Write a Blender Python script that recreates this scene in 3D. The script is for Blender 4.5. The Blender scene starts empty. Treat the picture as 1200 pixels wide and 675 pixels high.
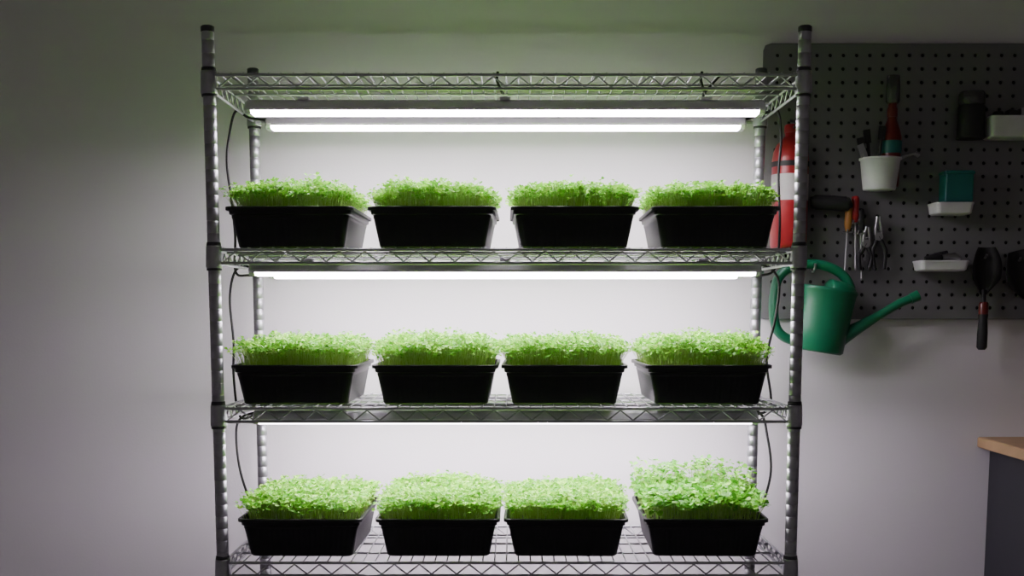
import bpy, math, random
from mathutils import Vector, Matrix, noise

random.seed(7)
S = bpy.context.scene
COL = S.collection

# ------------------------------------------------------------------ materials
def new_mat(name):
    m = bpy.data.materials.new(name); m.use_nodes = True
    nt = m.node_tree
    return m, nt, nt.nodes["Principled BSDF"]

def mat(name, col, rough=0.5, metal=0.0, var=0.06, scale=30, bump=0.0, trans=0.0, spec=None, bscale=None):
    m, nt, b = new_mat(name)
    tc = nt.nodes.new('ShaderNodeTexCoord')
    n = nt.nodes.new('ShaderNodeTexNoise'); n.inputs['Scale'].default_value = scale
    n.inputs['Detail'].default_value = 4
    nt.links.new(tc.outputs['Object'], n.inputs['Vector'])
    r = nt.nodes.new('ShaderNodeValToRGB')
    r.color_ramp.elements[0].position = 0.3; r.color_ramp.elements[1].position = 0.7
    r.color_ramp.elements[0].color = tuple(c*(1-var) for c in col)+(1,)
    r.color_ramp.elements[1].color = tuple(min(1, c*(1+var)) for c in col)+(1,)
    nt.links.new(n.outputs['Fac'], r.inputs['Fac'])
    nt.links.new(r.outputs['Color'], b.inputs['Base Color'])
    b.inputs['Roughness'].default_value = rough
    b.inputs['Metallic'].default_value = metal
    if spec is not None: b.inputs['Specular IOR Level'].default_value = spec
    if trans: b.inputs['Transmission Weight'].default_value = trans
    if bump:
        n2 = nt.nodes.new('ShaderNodeTexNoise'); n2.inputs['Scale'].default_value = bscale or scale*4
        n2.inputs['Detail'].default_value = 6
        nt.links.new(tc.outputs['Object'], n2.inputs['Vector'])
        bp = nt.nodes.new('ShaderNodeBump'); bp.inputs['Strength'].default_value = bump
        bp.inputs['Distance'].default_value = 0.002
        nt.links.new(n2.outputs['Fac'], bp.inputs['Height'])
        nt.links.new(bp.outputs['Normal'], b.inputs['Normal'])
    return m

def emis(name, col, strength):
    m, nt, b = new_mat(name)
    b.inputs['Base Color'].default_value = (.9,.9,.9,1)
    b.inputs['Emission Color'].default_value = col+(1,)
    b.inputs['Emission Strength'].default_value = strength
    return m

def leaf_mat(name, c0, c1, c2, transl):
    m, nt, b = new_mat(name)
    g = nt.nodes.new('ShaderNodeNewGeometry')
    r = nt.nodes.new('ShaderNodeValToRGB')
    r.color_ramp.elements[0].color = c0+(1,); r.color_ramp.elements[1].color = c2+(1,)
    e = r.color_ramp.elements.new(0.5); e.color = c1+(1,)
    nt.links.new(g.outputs['Random Per Island'], r.inputs['Fac'])
    nt.links.new(r.outputs['Color'], b.inputs['Base Color'])
    b.inputs['Roughness'].default_value = 0.45
    b.inputs['Specular IOR Level'].default_value = 0.35
    t = nt.nodes.new('ShaderNodeBsdfTranslucent')
    nt.links.new(r.outputs['Color'], t.inputs['Color'])
    mx = nt.nodes.new('ShaderNodeMixShader'); mx.inputs[0].default_value = transl
    nt.links.new(b.outputs[0], mx.inputs[1]); nt.links.new(t.outputs[0], mx.inputs[2])
    nt.links.new(mx.outputs[0], nt.nodes['Material Output'].inputs['Surface'])
    return m

M_wall = mat('wall_paint', (.745,.71,.75), .85, var=.015, scale=2.0, bump=.15, bscale=180)
M_ceil = mat('ceiling_paint', (.60,.57,.57), .9, var=.01, scale=2)
M_floor = mat('concrete_floor', (.22,.215,.22), .7, var=.12, scale=5, bump=.3)
M_trim = mat('trim_paint', (.6,.6,.6), .6)
M_steel = mat('rack_steel', (.44,.44,.47), .42, metal=.8, var=.08, scale=60)
M_steel_d = mat('collar_grey', (.06,.06,.065), .5, metal=.3)
M_black = mat('black_plastic', (.009,.009,.011), .42, var=.2, scale=40, spec=.35)
M_rubber = mat('black_rubber', (.013,.013,.014), .6)
M_soil = mat('soil', (.035,.022,.014), .95, var=.5, scale=150, bump=1.0)
M_housing = mat('light_housing', (.72,.68,.76), .45)
M_tube = emis('led_diffuser', (1.0,.88,1.0), 45.0)
M_leaf = leaf_mat('leaf_green', (.09,.37,.012), (.21,.58,.025), (.42,.78,.09), .30)
M_leaf2 = leaf_mat('leaf_green_broad', (.06,.30,.012), (.14,.47,.022), (.30,.66,.06), .25)
M_stem = leaf_mat('stem_pale', (.30,.50,.08), (.42,.62,.15), (.54,.70,.26), .25)
M_peg = mat('pegboard_grey', (.165,.165,.168), .55, var=.02, scale=3)
M_pegshade_spacer = mat('peg_hole_shade_spacer', (.02,.02,.02), .8)  # near-black colour stands in for shade behind the holes; spacers share it
M_white = mat('white_plastic', (.64,.63,.65), .4)
M_green = mat('green_plastic', (.006,.15,.07), .38, var=.05)
M_teal = mat('teal_plastic', (.01,.13,.12), .5)
M_red = mat('red_enamel', (.30,.012,.016), .35)
M_dred = mat('dark_red_plastic', (.12,.010,.008), .3)
M_label = mat('paper_label', (.52,.50,.49), .7)
M_orange = mat('orange_plastic', (.36,.16,.03), .5)
M_chrome = mat('tool_steel', (.35,.35,.36), .35, metal=.9)
M_wood = mat('beech_counter', (.42,.27,.14), .5, var=.18, scale=9, bump=.1)
M_cab = mat('cabinet_charcoal', (.018,.018,.025), .5)
M_glass = mat('smoky_glass', (.12,.12,.12), .15, trans=.5)

# ------------------------------------------------------------------ builder
class MB:
    def __init__(s): s.v=[]; s.f=[]; s.m=[]; s.sm=[]
    def add(s, vs, fs, mi=0, smooth=False):
        o=len(s.v); s.v+= [tuple(v) for v in vs]
        for f in fs:
            s.f.append(tuple(i+o for i in f)); s.m.append(mi); s.sm.append(smooth)
    def loft(s, rings, mi=0, smooth=True, cap0=True, cap1=True, closed=False):
        n=len(rings[0]); vs=[p for r in rings for p in r]; fs=[]
        k=len(rings)
        for i in range(k if closed else k-1):
            a=i*n; b=((i+1)%k)*n
            for j in range(n):
                j2=(j+1)%n
                fs.append((a+j,a+j2,b+j2,b+j))
        s.add(vs,fs,mi,smooth)
        if not closed:
            if cap0: s.add(rings[0],[tuple(range(n))[::-1]],mi)
            if cap1: s.add(rings[-1],[tuple(range(n))],mi)
    def tube(s, pts, r, seg=8, mi=0, closed=False, smooth=True, flat=1.0):
        pts=[Vector(p) for p in pts]; n=len(pts)
        rr = r if isinstance(r,(list,tuple)) else [r]*n
        rings=[]; up=None
        for i,p in enumerate(pts):
            if closed: t=pts[(i+1)%n]-pts[i-1]
            else: t=pts[min(i+1,n-1)]-pts[max(i-1,0)]
            t.normalize()
            if up is None:
                up=Vector((0,0,1)) if abs(t.z)<.9 else Vector((0,1,0))
            a=t.cross(up)
            if a.length<1e-5: up=Vector((1,0,0)); a=t.cross(up)
            a.normalize(); b=a.cross(t).normalized(); up=b
            rings.append([p+a*math.cos(q)*rr[i]+b*math.sin(q)*rr[i]*flat for q in [2*math.pi*j/seg for j in range(seg)]])
        s.loft(rings,mi,smooth,closed=closed)
    def lathe(s, prof, c=(0,0,0), seg=24, mi=0, smooth=True, sy=1.0, rot=None):
        rings=[]
        for (r,z) in prof:
            ring=[]
            for j in range(seg):
                q=2*math.pi*j/seg
                v=Vector((r*math.cos(q), r*math.sin(q)*sy, z))
                if rot: v=rot@v
                ring.append(v+Vector(c))
            rings.append(ring)
        s.loft(rings,mi,smooth)
    def box(s, c, d, mi=0, rot=None, top=None, bev=0.0):
        hx,hy,hz=[k/2 for k in d]; tx,ty = top if top else (1,1)
        if bev<=0: bev=min(d)*.08
        b=bev
        def ring(x,y,z,r):
            out=[]
            for cx,cy,a0 in ((x-r,y-r,0),(-x+r,y-r,90),(-x+r,-y+r,180),(x-r,-y+r,270)):
                for k in range(4):
                    q=math.radians(a0+k*30); out.append(Vector((cx+r*math.cos(q),cy+r*math.sin(q),z)))
            return out
        R=[ring(hx-b,hy-b,-hz,b*.5),ring(hx,hy,-hz+b,b),ring(hx*tx,hy*ty,hz-b,b),ring(hx*tx-b,hy*ty-b,hz,b*.5)]
        R=[[ (rot@p if rot else p)+Vector(c) for p in r] for r in R]
        s.loft(R,mi,False)
    def obj(s, name, mats, parent=None, loc=(0,0,0), mesh_only=False):
        me=bpy.data.meshes.new(name); me.from_pydata(s.v,[],s.f)
        for m in mats: me.materials.append(m)
        me.polygons.foreach_set('material_index', s.m)
        me.polygons.foreach_set('use_smooth', s.sm)
        me.update()
        if mesh_only: return me
        o=bpy.data.objects.new(name,me); COL.objects.link(o); o.location=loc
        if parent: o.parent=parent
        return o

def smooth_path(pts, n=8):
    pts=[Vector(p) for p in pts]; out=[]
    P=[pts[0]]+pts+[pts[-1]]
    for i in range(1,len(P)-2):
        for k in range(n):
            t=k/n
            a,b,c,d=P[i-1],P[i],P[i+1],P[i+2]
            out.append(.5*((2*b)+(c-a)*t+(2*a-5*b+4*c-d)*t*t+(3*b-a-3*c+d)*t**3))
    out.append(pts[-1]); return out

# ------------------------------------------------------------------ room
WALL_Y=.55
def slab(name, x0,x1,y0,y1,z0,z1, m):
    b=MB(); vs=[(x,y,z) for x in (x0,x1) for y in (y0,y1) for z in (z0,z1)]
    b.add(vs,[(0,1,3,2),(4,6,7,5),(0,4,5,1),(2,3,7,6),(0,2,6,4),(1,5,7,3)])
    return b.obj(name,[m])
slab('wall_back',-2.6,3.0,WALL_Y,WALL_Y+.1,0,2.6,M_wall)
slab('wall_left',-2.7,-2.6,-4.0,WALL_Y+.1,0,2.6,M_wall)
slab('wall_right',3.0,3.1,-4.0,WALL_Y+.1,0,2.6,M_wall)
slab('floor',-2.7,3.1,-4.0,WALL_Y+.1,-.1,0,M_floor)
slab('ceiling',-2.7,3.1,-4.0,WALL_Y+.1,2.6,2.7,M_ceil)
slab('baseboard_back',-2.6,1.19,WALL_Y-.014,WALL_Y,0,.08,M_trim)

# ------------------------------------------------------------------ rack
HX=.5975; DY=.43
SHELVES=[1.741,1.395,1.070,.745]
rb=MB()
TOP=1.837
for px in (-HX,HX):
    for py in (0,DY):
        prof=[(.006,.012),(.0127,.014)]
        z=.03
        while z<TOP-.02:
            prof+=[(.0127,z),(.0122,z+.0004),(.0122,z+.0014),(.0127,z+.0018)]
            z+=.0254
        prof+=[(.0127,TOP-.012)]
        rb.lathe(prof,(px,py,0),20,0)
        rb.lathe([(.0127,TOP-.012),(.0137,TOP-.011),(.0137,TOP-.002),(.011,TOP),(.002,TOP+.001)],(px,py,0),16,1)
        rb.lathe([(.018,0),(.019,.004),(.014,.016),(.008,.02)],(px,py,0),16,1)
H=.027
for zt in SHELVES:
    zb=zt-H
    xi=HX-.008; yf=-.004; yb=DY+.004
    for z in (zt,zb):
        r=.0031
        rb.tube([(-xi,yf,z),(xi,yf,z)],r,8,0)
        rb.tube([(-xi,yb,z),(xi,yb,z)],r,8,0)
        rb.tube([(-HX,.01,z),(-HX,DY-.01,z)],r,8,0)
        rb.tube([(HX,.01,z),(HX,DY-.01,z)],r,8,0)
    def zig(a,b,n):
        a=Vector(a); b=Vector(b); pts=[]
        for i in range(2*n+1):
            p=a.lerp(b,i/(2*n)); p.z = (zt-.003) if i%2 else (zb+.003)
            pts.append(p)
        for i in range(len(pts)-1):
            rb.tube([pts[i],pts[i+1]],.0018,6,0)
    zig((-xi+.012,yf,0),(xi-.012,yf,0),22)
    zig((-xi+.012,yb,0),(xi-.012,yb,0),22)
    zig((-HX,.02,0),(-HX,DY-.02,0),8)
    zig((HX,.02,0),(HX,DY-.02,0),8)
    n=46
    for i in range(n+1):
        x=-HX+.02+(2*HX-.04)*i/n
        rb.tube([(x,yf,zt+.0035),(x,yb,zt+.0035)],.0016,6,0)
    for y in (DY*.25,DY*.5,DY*.75):
        rb.tube([(-HX,y,zt-.001),(HX,y,zt-.001)],.0026,8,0)
    for px in (-HX,HX):
        for py in (0,DY):
            rb.lathe([(.0128,zb-.010),(.0165,zb-.010),(.0172,zb-.006),(.0160,zt+.004),(.0156,zt+.008),(.0128,zt+.008)],(px,py,0),20,0)
            rb.lathe([(.0128,zt+.008),(.0148,zt+.008),(.0140,zt+.015),(.0128,zt+.0152)],(px,py,0),20,1)
            rb.lathe([(.0128,zb-.015),(.0155,zb-.015),(.0155,zb-.0105),(.0128,zb-.0105)],(px,py,0),20,1)
rack=rb.obj('wire_shelving_rack',[M_steel,M_steel_d])

# ------------------------------------------------------------------ grow lights
def grow_light(x,y,zc,L=1.066):
    b=MB()
    w=.029
    prof=[(-w,.001),(-w,.006),(-.020,.018),(-.010,.024),(.010,.024),(.020,.018),(w,.006),(w,.001)]
    rings=[[Vector((xx,p[0],p[1])) for p in prof] for xx in (-L/2,L/2)]
    b.loft(rings,0,False)
    prof2=[(-w+.001,.001),(-w+.002,-.002),(-w+.006,-.0045),(-.016,-.0060),(0,-.0066),(.016,-.0060),(w-.006,-.0045),(w-.002,-.002),(w-.001,.001)]
    rings=[[Vector((xx,p[0],p[1])) for p in prof2] for xx in (-L/2+.006,L/2-.006)]
    b.loft(rings,1,True)
    for sx in (-1,1):
        rings=[[Vector((sx*(L/2+dx),p[0]*1.02*k,(p[1])*k)) for p in (prof+[(.022,-.006),(-.022,-.006)])] for dx,k in ((-.005,1.02),(.004,1.02),(.008,.85))]
        b.loft(rings,2,False)
    for xx in (-.42,0.0,.42):
        b.box((xx,0,.0265),(.022,.030,.006),0)
    return b.obj('grow_light',[M_housing,M_tube,M_housing],loc=(x,y,zc))
for zt,off in zip(SHELVES[:3],(.057,.044,.034)):
    for y in (.10,.31):
        grow_light(-.003,y,zt-off)

# ------------------------------------------------------------------ trays
def rrect(hw,hd,r,z,rib=0.0):
    pts=[]
    def seg(a,b,nx,ny,n):
        for i in range(n):
            t=i/n; o=rib*(1 if (i%2) else 0)
            if i<2: o=0
            pts.append(Vector((a[0]+(b[0]-a[0])*t-nx*o, a[1]+(b[1]-a[1])*t-ny*o, z)))
    def arc(cx,cy,a0):
        for k in range(5):
            q=math.radians(a0+k*18); pts.append(Vector((cx+r*math.cos(q),cy+r*math.sin(q),z)))
    nd=44; nw=36
    seg((hw,-hd+r),(hw,hd-r),1,0,nd); arc(hw-r,hd-r,0)
    seg((hw-r,hd),(-hw+r,hd),0,1,nw); arc(-hw+r,hd-r,90)
    seg((-hw,hd-r),(-hw,-hd+r),-1,0,nd); arc(-hw+r,-hd+r,180)
    seg((-hw+r,-hd),(hw-r,-hd),0,-1,nw); arc(hw-r,-hd+r,270)
    return pts
W2=.1325; D2=.17; RIM=.083; ZS=1.01
tb=MB()
secs=[(0,.026,.012,0),(.003,.0225,.014,0.0),(.006,.022,.014,.0006),(.058,.012,.016,.0006),(.062,.0105,.017,0),(.066,.0105,.017,0),(.068,.0065,.018,0),(.0785,.0055,.018,0),(.0785,.001,.02,0),(.0755,.0005,.02,0),(.076,0,.02,0),(.0820,0,.02,0),(RIM,.0012,.02,0),(RIM,.0060,.018,0),(.080,.0075,.018,0),(.068,.009,.017,0),(.064,.013,.016,0)]
tb.loft([rrect(W2-i,D2-i,r,z*ZS,rb_) for z,i,r,rb_ in secs],0,False,True,False)
ME_tray=tb.obj('tray_shell',[M_black],mesh_only=True)
sb=MB(); ring=rrect(W2-.0125,D2-.0125,.016,.070*ZS)
sb.add(ring,[tuple(range(len(ring)))]); ME_soil=sb.obj('soil',[M_soil],mesh_only=True)

def greens(seed, hgt, tall_back=0.0, n=2250, leaf=.0078, mats=None):
    rnd=random.Random(seed); b=MB()
    def leafat(B,a,tilt,s,roll):
        d=Vector((math.cos(a)*math.cos(tilt),math.sin(a)*math.cos(tilt),math.sin(tilt)))
        w=Vector((-math.sin(a),math.cos(a),0)); u=w.cross(d)
        if u.z<0: u=-u
        w=(w*math.cos(roll)+u*math.sin(roll)); u=d.cross(w)
        if u.z<0: u=-u
        C=[(0,.05,0),(.30,.10,0),(.48,.38,.07),(.80,.52,.10),(1.08,.40,.07),(1.18,.17,.0),(1.06,0,-.04)]
        L=[B+d*s*c[0]+w*s*c[1]+u*s*c[2] for c in C]
        Rr=[B+d*s*c[0]-w*s*c[1]+u*s*c[2] for c in C[:-1]]
        m=B+d*s*.55-u*s*.03
        vs=L+Rr+[m]; k=len(vs)-1
        b.add(vs,[(0,1,k),(1,2,k),(2,3,k),(3,4,k),(4,5,k),(5,6,k),(6,12,k),(12,11,k),(11,10,k),(10,9,k),(9,8,k),(8,7,k),(7,0,k)],0,False)
    for k in range(n):
        x=rnd.uniform(-1,1)*(W2-.014); y=rnd.uniform(-1,1)*(D2-.014)
        ex=x/(W2-.014); ey=y/(D2-.014)
        nz=noise.noise(Vector((x*14,y*14,seed*3.1)))
        nz2=noise.noise(Vector((x*42,y*42,seed*7.7)))
        edge=max(0,abs(ex)-.6)/.4; edy=max(0,abs(ey)-.7)/.3
        h=hgt*(1+.20*nz+.28*nz2+rnd.gauss(0,.12))*(1-.22*edge**1.6-.18*edy**1.6)
        if tall_back and y>-.03 and rnd.random()<.22*(1+1.5*nz): h+=tall_back*rnd.uniform(.35,1.15)
        h=max(h,hgt*.42)
        lean=Vector((ex**3*.016+rnd.gauss(0,.006), ey**3*.014+rnd.gauss(0,.006),0))*(h/.055)
        p0=Vector((x,y,.0705)); p2=p0+lean+Vector((0,0,h)); p1=p0+lean*.3+Vector((0,0,h*.5))
        r=.00058; vs=[]
        for p,rr in ((p0,r),(p1,r),(p2,r*.8)):
            for j in range(3):
                q=j*2.094+k; vs.append(p+Vector((math.cos(q)*rr,math.sin(q)*rr,0)))
        fs=[]
        for a in (0,3):
            for j in range(3): fs.append((a+j,a+(j+1)%3,a+3+(j+1)%3,a+3+j))
        b.add(vs,fs,1,True)
        az=rnd.uniform(0,6.283)
        nl=2 if rnd.random()<.6 else 3
        for l in range(nl):
            leafat(p2, az+l*6.283/nl+rnd.gauss(0,.25), rnd.uniform(-.35,.80), leaf*rnd.uniform(.65,1.2), rnd.gauss(0,.40))
        if rnd.random()<.32:
            leafat(p1.lerp(p2,rnd.uniform(.25,.95)), rnd.uniform(0,6.283), rnd.uniform(-.4,.7), leaf*rnd.uniform(.5,.9), rnd.gauss(0,.5))
    return b.obj('sprouts',mats or [M_leaf,M_stem],mesh_only=True)
G_hi=[greens(1,.053),greens(2,.052)]
G_mid=[greens(3,.055),greens(4,.057)]
G_lo=[greens(5,.050,n=2000,leaf=.0088),greens(6,.052,n=2000,leaf=.0090)]
G_tall=greens(8,.054,.040,n=1350,leaf=.0118,mats=[M_leaf2,M_stem])

ROWS=[(1,(-.446,-.152,.140,.434),G_hi),(2,(-.444,-.149,.124,.423),G_mid),(3,(-.436,-.146,.129,.426),G_lo)]
for si,xs,G in ROWS:
    zt=SHELVES[si]+.0055
    for i,x in enumerate(xs):
        e=bpy.data.objects.new('microgreens_tray',None); COL.objects.link(e)
        e.location=(x,.185,zt); e.rotation_euler=(0,0,math.radians(random.uniform(-1.2,1.2)))
        e.empty_display_size=.05
        g = G_tall if (si==3 and i==3) else G[i%2]
        for nm,me in (('tray_shell',ME_tray),('soil',ME_soil),('sprouts',g)):
            o=bpy.data.objects.new(nm,me); COL.objects.link(o); o.parent=e
            if nm=='sprouts' and i>=2: o.rotation_euler=(0,0,math.pi if not g is G_tall else 0)

# ------------------------------------------------------------------ cables
def cable(pts,r=.0029):
    b=MB(); b.tube(smooth_path(pts,8),r,8,0); return b.obj('power_cable',[M_rubber])
cable([(-.54,.31,1.700),(-.585,.31,1.706),(-.612,.30,1.718),(-.626,.29,1.66),(-.630,.28,1.60),(-.622,.28,1.52),(-.616,.28,1.44),(-.617,.28,1.36),(-.590,.29,1.352),(-.54,.31,1.356)])
cable([(-.54,.31,1.360),(-.590,.30,1.372),(-.622,.30,1.362),(-.634,.29,1.30),(-.626,.28,1.20),(-.628,.28,1.12),(-.616,.28,1.03),(-.58,.30,1.034),(-.54,.31,1.040)])
cable([(-.54,.31,1.042),(-.59,.30,1.036),(-.622,.30,1.02),(-.628,.29,.98),(-.618,.28,.90),(-.604,.33,.815),(-.60,.46,.74),(-.60,.50,.60),(-.60,.52,.05)])
cable([(.534,.31,1.700),(.585,.31,1.716),(.612,.31,1.722),(.622,.31,1.66),(.616,.30,1.58),(.622,.30,1.46),(.614,.30,1.37),(.580,.30,1.352),(.534,.31,1.356)])
cable([(.534,.31,1.360),(.590,.31,1.375),(.622,.30,1.340),(.618,.30,1.26),(.604,.32,1.16),(.612,.30,1.06),(.585,.30,1.034),(.534,.31,1.040)])
cable([(.534,.31,1.042),(.59,.31,1.034),(.606,.30,.98),(.616,.30,.90),(.606,.33,.82),(.61,.47,.74),(.61,.52,.05)])
b=MB()
for x,y in ((-.013,.02),(.40,.02)):
    b.tube(smooth_path([(x-.004,y,1.752),(x-.006,y,1.735),(x+.002,y+.01,1.716),(x+.006,y+.02,1.712)],6),.0028,8,0)
b.tube(smooth_path([(.44,.06,1.752),(.43,.08,1.742),(.415,.09,1.725),(.41,.10,1.714)],6),.0025,8,0)
b.obj('cable_tie_set',[M_rubber])

# ------------------------------------------------------------------ pegboard
PX0=.624; PZ0=1.253; PITCH=.032; NC=34; NR=20; PY=.530
PX1=PX0+.016+NC*PITCH+.016
pb=MB()
for c in range(NC):
    for r in range(NR):
        cx=PX0+.016+(c+.5)*PITCH; cz=PZ0+.010+(r+.5)*PITCH; h=PITCH/2
        cor=[(cx+h,cz+h),(cx-h,cz+h),(cx-h,cz-h),(cx+h,cz-h)]
        R=.0046
        arc=[(cx+R*math.cos(math.radians(45+30*k)),cz+R*math.sin(math.radians(45+30*k))) for k in range(12)]
        vs=[(x,PY,z) for x,z in cor]+[(x,PY,z) for x,z in arc]+[(x,PY+.004,z) for x,z in arc]
        fs=[]
        for k in range(4):
            k2=(k+1)%4
            A=[4+(3*k2-j)%12 for j in range(4)]
            fs.append((k,k2,*A))
        for k in range(12):
            fs.append((4+k,4+(k+1)%12,16+(k+1)%12,16+k))
        pb.add(vs,fs,0)
gx0=PX0+.016; gx1=gx0+NC*PITCH; gz0=PZ0+.010; gz1=gz0+NR*PITCH
PZ1=gz1+.010
def quad(x0,x1,z0,z1,y=PY): pb.add([(x0,y,z0),(x1,y,z0),(x1,y,z1),(x0,y,z1)],[(0,1,2,3)],0)
quad(PX0,gx0,PZ0+.012,PZ1-.012); quad(gx1,PX1,PZ0,PZ1); quad(gx0,gx1,PZ0,gz0); quad(gx0,gx1,gz1,PZ1)
def pie(cx,cz,a0):
    vs=[(cx,PY,cz)]+[(cx+.016*math.cos(math.radians(a0+k*15)),PY,cz+.012*math.sin(math.radians(a0+k*15))) for k in range(7)]
    pb.add(vs,[(0,k,k+1) for k in range(1,7)],0)
pie(gx0,PZ1-.012,90); pie(gx0,PZ0+.012,180)
pb.tube([(gx0,PY+.003,PZ1),(PX0+.004,PY+.003,PZ1-.004),(PX0,PY+.003,PZ1-.014),(PX0,PY+.003,PZ0+.014),(PX0+.004,PY+.003,PZ0+.004),(gx0,PY+.003,PZ0),(gx1,PY+.003,PZ0),(PX1,PY+.003,PZ0),(PX1,PY+.003,PZ1)],.003,6,0,closed=True)
pb.add([(gx0-.01,PY+.010,PZ0+.004),(PX1,PY+.010,PZ0+.004),(PX1,PY+.010,PZ1-.004),(gx0-.01,PY+.010,PZ1-.004)],[(0,1,2,3)],1)  # added dark sheet: paints the shade seen through the peg holes
for x in (PX0+.05,PX1-.05):
    for z in (PZ0+.05,PZ1-.05): pb.box((x,PY+.0147,z),(.03,.010,.03),1)
pb.obj('pegboard',[M_peg,M_pegshade_spacer])

RY=lambda a: Matrix.Rotation(math.radians(a),3,'Y')
RX=lambda a: Matrix.Rotation(math.radians(a),3,'X')
# ------------------------------------------------------------------ fire extinguisher
b=MB(); ex,ey=.682,.478
b.lathe([(.002,1.418),(.036,1.419),(.042,1.424),(.0435,1.432),(.0435,1.632),(.041,1.650),(.033,1.668),(.020,1.682),(.014,1.688),(.014,1.702)],(ex,ey,0),32,0)
b.lathe([(.0441,1.535),(.0441,1.597)],(ex,ey,0),32,1)
b.lathe([(.0165,1.696),(.0165,1.712),(.012,1.716)],(ex,ey,0),16,0)
b.box((ex+.008,ey-.01,1.722),(.016,.055,.006),2,rot=RX(12))
b.box((ex+.008,ey-.012,1.706),(.014,.045,.005),2,rot=RX(-6))
b.box((ex,.5255,1.60),(.03,.009,.16),2); b.lathe([(.045,1.615),(.045,1.627)],(ex,ey,0),32,2)
b.obj('fire_extinguisher',[M_red,M_label,M_rubber])

# ------------------------------------------------------------------ watering can
b=MB(); wy=.462
tilt=RY(9); wc=Vector((.768,wy,1.247))
prof=[(.002,-.076),(.056,-.076),(.062,-.071),(.064,-.02),(.067,.04),(.069,.068),(.071,.072),(.071,.079),(.066,.080)]
b.lathe(prof,wc,36,0,sy=.78,rot=tilt)
hood=[]
for k in range(7):
    q=math.radians(k*15)
    hood.append([tilt@Vector((.002+.066*math.cos(q)*math.cos(a)*(1 if math.cos(a)>0 else .15), .78*.068*math.cos(q)*math.sin(a), .078+.024*math.sin(q)))+wc for a in [2*math.pi*j/24 for j in range(24)]])
b.loft(hood,0,True)
hp=[(.834,wy,1.322),(.818,wy,1.352),(.786,wy,1.374),(.741,wy,1.384),(.691,wy,1.378),(.658,wy,1.352),(.648,wy,1.310),(.648,wy,1.262),(.658,wy,1.225),(.681,wy,1.205),(.711,wy,1.198)]
b.tube(smooth_path(hp,8),.0118,12,0,flat=1.25)
sp=smooth_path([(.811,wy,1.205),(.846,wy,1.226),(.895,wy,1.255),(.950,wy,1.288),(.985,wy,1.303)],6)
rr=[.021-.0105*min(1,i/(len(sp)*.5)) for i in range(len(sp))]
b.tube(sp,rr,14,0)
b.tube([(.979,wy,1.300),(.998,wy,1.309)],[.0125,.0135],14,0)
b.tube(smooth_path([(.741,.530,1.398),(.741,.50,1.384),(.741,.47,1.366),(.741,.448,1.372),(.741,.444,1.385)],6),.003,8,1)
b.obj('watering_can',[M_green,M_chrome])

# ------------------------------------------------------------------ pegboard contents
DX=-.010
def cup(b,c,rt,rbm,h,mi,sy=.9):
    b.lathe([(.002,0),(rbm,0),(rbm+.001,.003),(rt,h-.006),(rt+.003,h-.005),(rt+.003,h),(rt-.002,h),(rbm-.001,.006),(.002,.005)],c,28,mi,sy=sy)
b=MB(); cup(b,(.909+DX,.480,1.561),.047,.038,.076,0)
b.box((.909+DX,.524,1.61),(.03,.012,.05),0)
for dx,dy,a,l,mi in ((-.030,0,-14,.075,1),(-.018,.01,-8,.095,1),(-.008,-.01,4,.10,1),(-.026,-.012,-22,.06,2)):
    R=RY(a); p=Vector((.909+dx+DX,.48+dy,1.60)); d=R@Vector((0,0,1))
    b.tube([p,p+d*(l*.8),p+d*(l*1.05)],[.003,.004,.003],8,mi)
    b.box(p+d*l*.95,(.016,.006,.032),mi,rot=R)
b.tube([(.93+DX,.478,1.62),(.968+DX,.476,1.642),(.992+DX,.474,1.648)],[.004,.004,.003],8,3)
b.tube([(.990+DX,.474,1.648),(1.0+DX,.474,1.641)],[.006,.005],8,3)
b.obj('brush_cup',[M_white,M_rubber,M_chrome,M_chrome])
b=MB(); c=(.936+DX,.487,1.568)
b.lathe([(.002,0),(.019,0),(.021,.004),(.0215,.060),(.024,.085),(.0245,.115),(.020,.135),(.012,.158),(.0105,.168)],c,24,0)
b.lathe([(.0238,.080),(.0250,.086),(.0250,.106),(.0245,.110)],c,24,2)
b.lathe([(.0125,.166),(.0125,.184),(.010,.190),(.010,.2)],c,20,0)
b.lathe([(.0130,.198),(.0165,.203),(.0165,.235),(.0150,.255),(.0150,.262),(.012,.264)],c,20,3)
b.obj('lubricant_bottle',[M_dred,M_rubber,M_teal,M_glass])
b=MB(); jx=1.130-.012
b.lathe([(.002,0),(.030,0),(.032,.004),(.032,.070),(.029,.075)],(jx,.492,1.688),28,0)
b.lathe([(.029,.075),(.031,.078),(.031,.100),(.028,.106),(.002,.107)],(jx,.492,1.688),28,1)
b.lathe([(.0335,-.004),(.0335,.002)],(jx,.492,1.688),28,0); b.box((jx,.521,1.71),(.02,.018,.05),0)
b.obj('black_jar',[M_rubber,M_glass])
def bin_(name,x0,x1,z0,z1,depth=.075,items=None,mats=None):
    b=MB(); w=x1-x0; h=z1-z0; cx=(x0+x1)/2; y1=.530; y0=y1-depth; cy=(y0+y1)/2
    def rr(hw,hd,z,r=.010):
        out=[]
        for sx,sy,a0 in ((1,1,0),(-1,1,90),(-1,-1,180),(1,-1,270)):
            for k in range(6):
                q=math.radians(a0+k*18); out.append(Vector((cx+sx*(hw-r)+r*math.cos(q),cy+sy*(hd-r)+r*math.sin(q),z)))
        return out
    hw=w/2; hd=depth/2
    b.loft([rr(hw-.008,hd-.008,z0),rr(hw-.004,hd-.004,z0+.003),rr(hw-.001,hd-.001,z1-.004),rr(hw,hd,z1-.004),rr(hw,hd,z1),rr(hw-.004,hd-.004,z1),rr(hw-.007,hd-.007,z0+.005)],0,False)
    if items: items(b,cx,cy)
    return b.obj(name,mats or [M_white])
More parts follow.
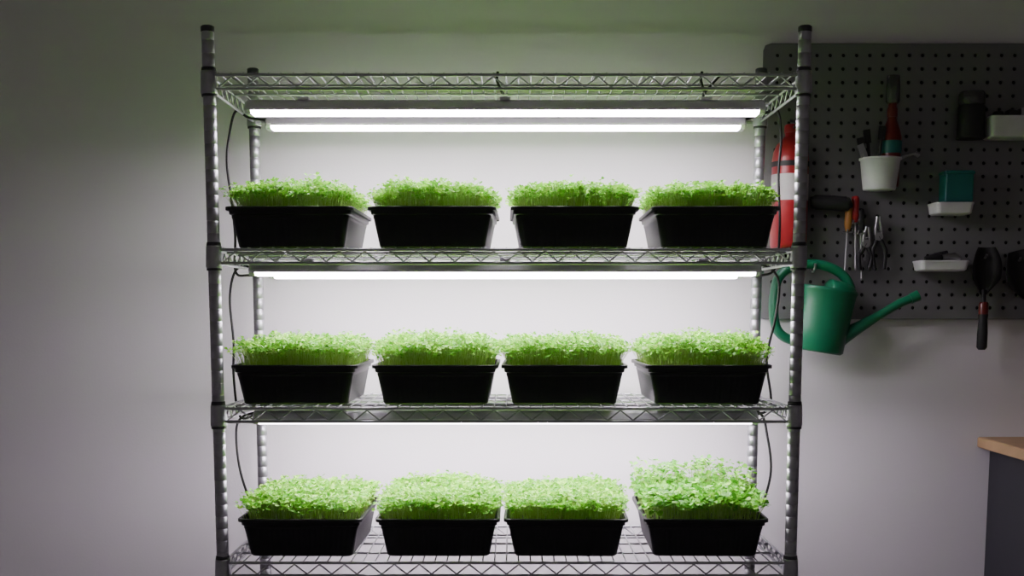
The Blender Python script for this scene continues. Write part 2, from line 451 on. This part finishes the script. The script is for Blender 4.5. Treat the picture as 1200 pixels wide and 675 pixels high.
def it1(b,cx,cy):
    b.lathe([(.012,1.690),(.014,1.70),(.014,1.742),(.010,1.748)],(cx-.028,cy,0),16,1)
    b.box((cx+.005,cy,1.735),(.03,.03,.03),1,rot=RY(15)); b.box((cx+.032,cy,1.737),(.018,.03,.04),2,rot=RY(-10))
bin_('storage_bin',1.153,1.270,1.684,1.734,items=it1,mats=[M_white,M_rubber,M_chrome])
def it2(b,cx,cy):
    b.box((cx+.012,cy,1.566),(.068,.050,.070),1,bev=.004); b.box((cx+.012,cy,1.602),(.072,.054,.010),1,bev=.003)
bin_('small_parts_box',1.031,1.124,1.503,1.531,items=it2,mats=[M_white,M_teal])
def it3(b,cx,cy):
    b.tube([(cx-.042,cy-.01,1.397),(cx-.015,cy-.012,1.402),(cx+.01,cy,1.398)],[.006,.010,.008],10,1)
    b.tube([(cx+.0,cy-.01,1.399),(cx+.03,cy-.005,1.403),(cx+.046,cy,1.398)],[.008,.011,.006],10,2)
    b.tube([(cx-.01,cy+.012,1.404),(cx+.02,cy+.012,1.412)],[.009,.007],10,1)
bin_('tool_tray',1.000,1.118,1.368,1.393,items=it3,mats=[M_white,M_rubber,M_chrome])

b=MB()
b.tube([(p[0]+DX,p[1],p[2]) for p in smooth_path([(.748,.50,1.532),(.765,.498,1.534),(.80,.496,1.532),(.832,.497,1.530),(.846,.498,1.534)],5)],[.010]+[.015]*3+[.018]*13+[.014]*3+[.009],16,0)
b.tube([(.79,.500,1.548),(.79,.532,1.548)],.003,8,1); b.tube([(.765,.505,1.545),(.765,.532,1.546)],.003,8,1)
b.obj('flashlight',[M_rubber,M_chrome])

def screwdriver(x,ztop,hl,bl,mh,a=0):
    b=MB(); R=RY(a); c=Vector((x,.505,ztop))
    def T(r): return [(q,-z) for q,z in r]
    b.lathe(T([(.003,0),(.008,.002),(.0095,.010),(.0085,hl*.5),(.0095,hl*.8),(.006,hl),(.004,hl+.004)]),c,16,0,rot=R)
    b.lathe(T([(.0027,hl),(.0027,hl+bl-.006),(.0035,hl+bl-.004),(.001,hl+bl)]),c,10,1,rot=R)
    b.tube([(x-.006,.532,ztop-hl-.004),(x-.006,.494,ztop-hl-.006),(x-.006,.492,ztop-hl+.001)],.0022,8,1)
    b.tube([(x+.006,.532,ztop-hl-.004),(x+.006,.494,ztop-hl-.006),(x+.006,.492,ztop-hl+.001)],.0022,8,1)
    return b.obj('screwdriver',[mh,M_chrome])
screwdriver(.835,1.540,.072,.12,M_orange,2)
screwdriver(.849,1.550,.060,.12,M_red,-2)
screwdriver(.862,1.520,.055,.12,M_rubber,-3)
def pliers(x,ztop,hl,jl,mh,a=0,sc=1.0):
    b=MB(); R=RY(a); c=Vector((x,.503,ztop))
    P=lambda u,v,w=0:(R@Vector((u*sc,w,v*sc)))+c
    for s in (-1,1):
        b.tube(smooth_path([P(0,-jl),P(s*.010,-jl-.02),P(s*.016,-jl-hl*.5),P(s*.011,-jl-hl)],6),.0052*sc,10,0)
        b.tube(smooth_path([P(s*.007,-jl+.004),P(s*.007,-jl*.6),P(s*.002,0)],6),.0045*sc,8,1,flat=1.2)
    b.lathe([(.010*sc,-.005),(.010*sc,.005)],P(0,-jl),16,1,rot=RX(90))
    b.tube([P(0,-jl+.014,.028),P(0,-jl+.014,-.012)],.0022,8,1)
    return b.obj('pliers',[mh,M_chrome])
pliers(.880,1.475,.065,.040,M_rubber,2)
pliers(.906,1.500,.080,.048,M_rubber,-3)

def trowel(x,zt,w,bl,hl,grip,a=0):
    b=MB(); R=RY(a); c=Vector((x,.500,zt))
    rings=[]; n=12
    for k in range(n+1):
        t=k/n; hw=w*math.sin(math.pi*min(1,(t*.80+.12)))**.55*(1 if t<.7 else 1-(t-.7)*1.9)
        hw=max(hw,.006); z=-t*bl
        up=[Vector((hw*u, -.004+.022*(u*u)*(hw/w)*-1+.012, z)) for u in (-1,-.6,-.2,.2,.6,1)]
        dn=[p+Vector((0,.003,0)) for p in up[::-1]]
        rings.append([R@p+c for p in up+dn])
    b.loft(rings,0,True)
    P=lambda v,w_=0:R@Vector((0,w_,v))+c
    b.tube([P(-bl+.012,.006),P(-bl-.02,.0)],[.006,.0055],10,0)
    b.tube([P(-bl-.018),P(-bl-.022),P(-bl-.048)],[.009,.0115,.0115],16,1)
    b.tube([P(-bl-.048),P(-bl-.06),P(-bl-hl*.7),P(-bl-hl+.006),P(-bl-hl)],[.0118,.0105,.0125,.0125,.008],16,2)
    b.tube([P(-.025,.032),P(-.025,.0),P(-.018,-.006)],.003,8,3)
    return b.obj('garden_trowel',[M_rubber,grip,M_rubber,M_chrome])
trowel(1.172,1.426,.036,.115,.135,M_dred,0)
trowel(1.250,1.418,.044,.120,.13,M_rubber,-14)

# ------------------------------------------------------------------ bench
b=MB()
b.box((1.19+.75,.249,.9415),(1.5,.60,.027),0,bev=.003)
b.box((1.222+.72,.265,.495),(1.44,.565,.866),1,bev=.003)
for k in range(3):
    b.box((1.47+k*.46,-.026,.50),(.44,.018,.78),1,bev=.003)
    b.tube([(1.30+k*.46,-.04,.84),(1.30+k*.46,-.058,.84),(1.62+k*.46-.02,-.058,.84),(1.62+k*.46-.02,-.04,.84)],.005,8,2)
b.box((1.26+.68,.275,.034),(1.36,.50,.066),1,bev=.003)
b.obj('workbench_cabinet',[M_wood,M_cab,M_chrome])

# ------------------------------------------------------------------ world + camera
w=bpy.data.worlds.new('World'); S.world=w; w.use_nodes=True
bg=w.node_tree.nodes['Background']; bg.inputs[0].default_value=(1.0,.93,.88,1); bg.inputs[1].default_value=.12

cam=bpy.data.cameras.new('camera'); co=bpy.data.objects.new('camera',cam); COL.objects.link(co)
cam.sensor_width=36; cam.lens=36*1427/1200
cam.shift_y=.166
co.location=(.0114,-2.52,1.27); co.rotation_euler=(math.radians(90-6.86),0,0)
S.camera=co
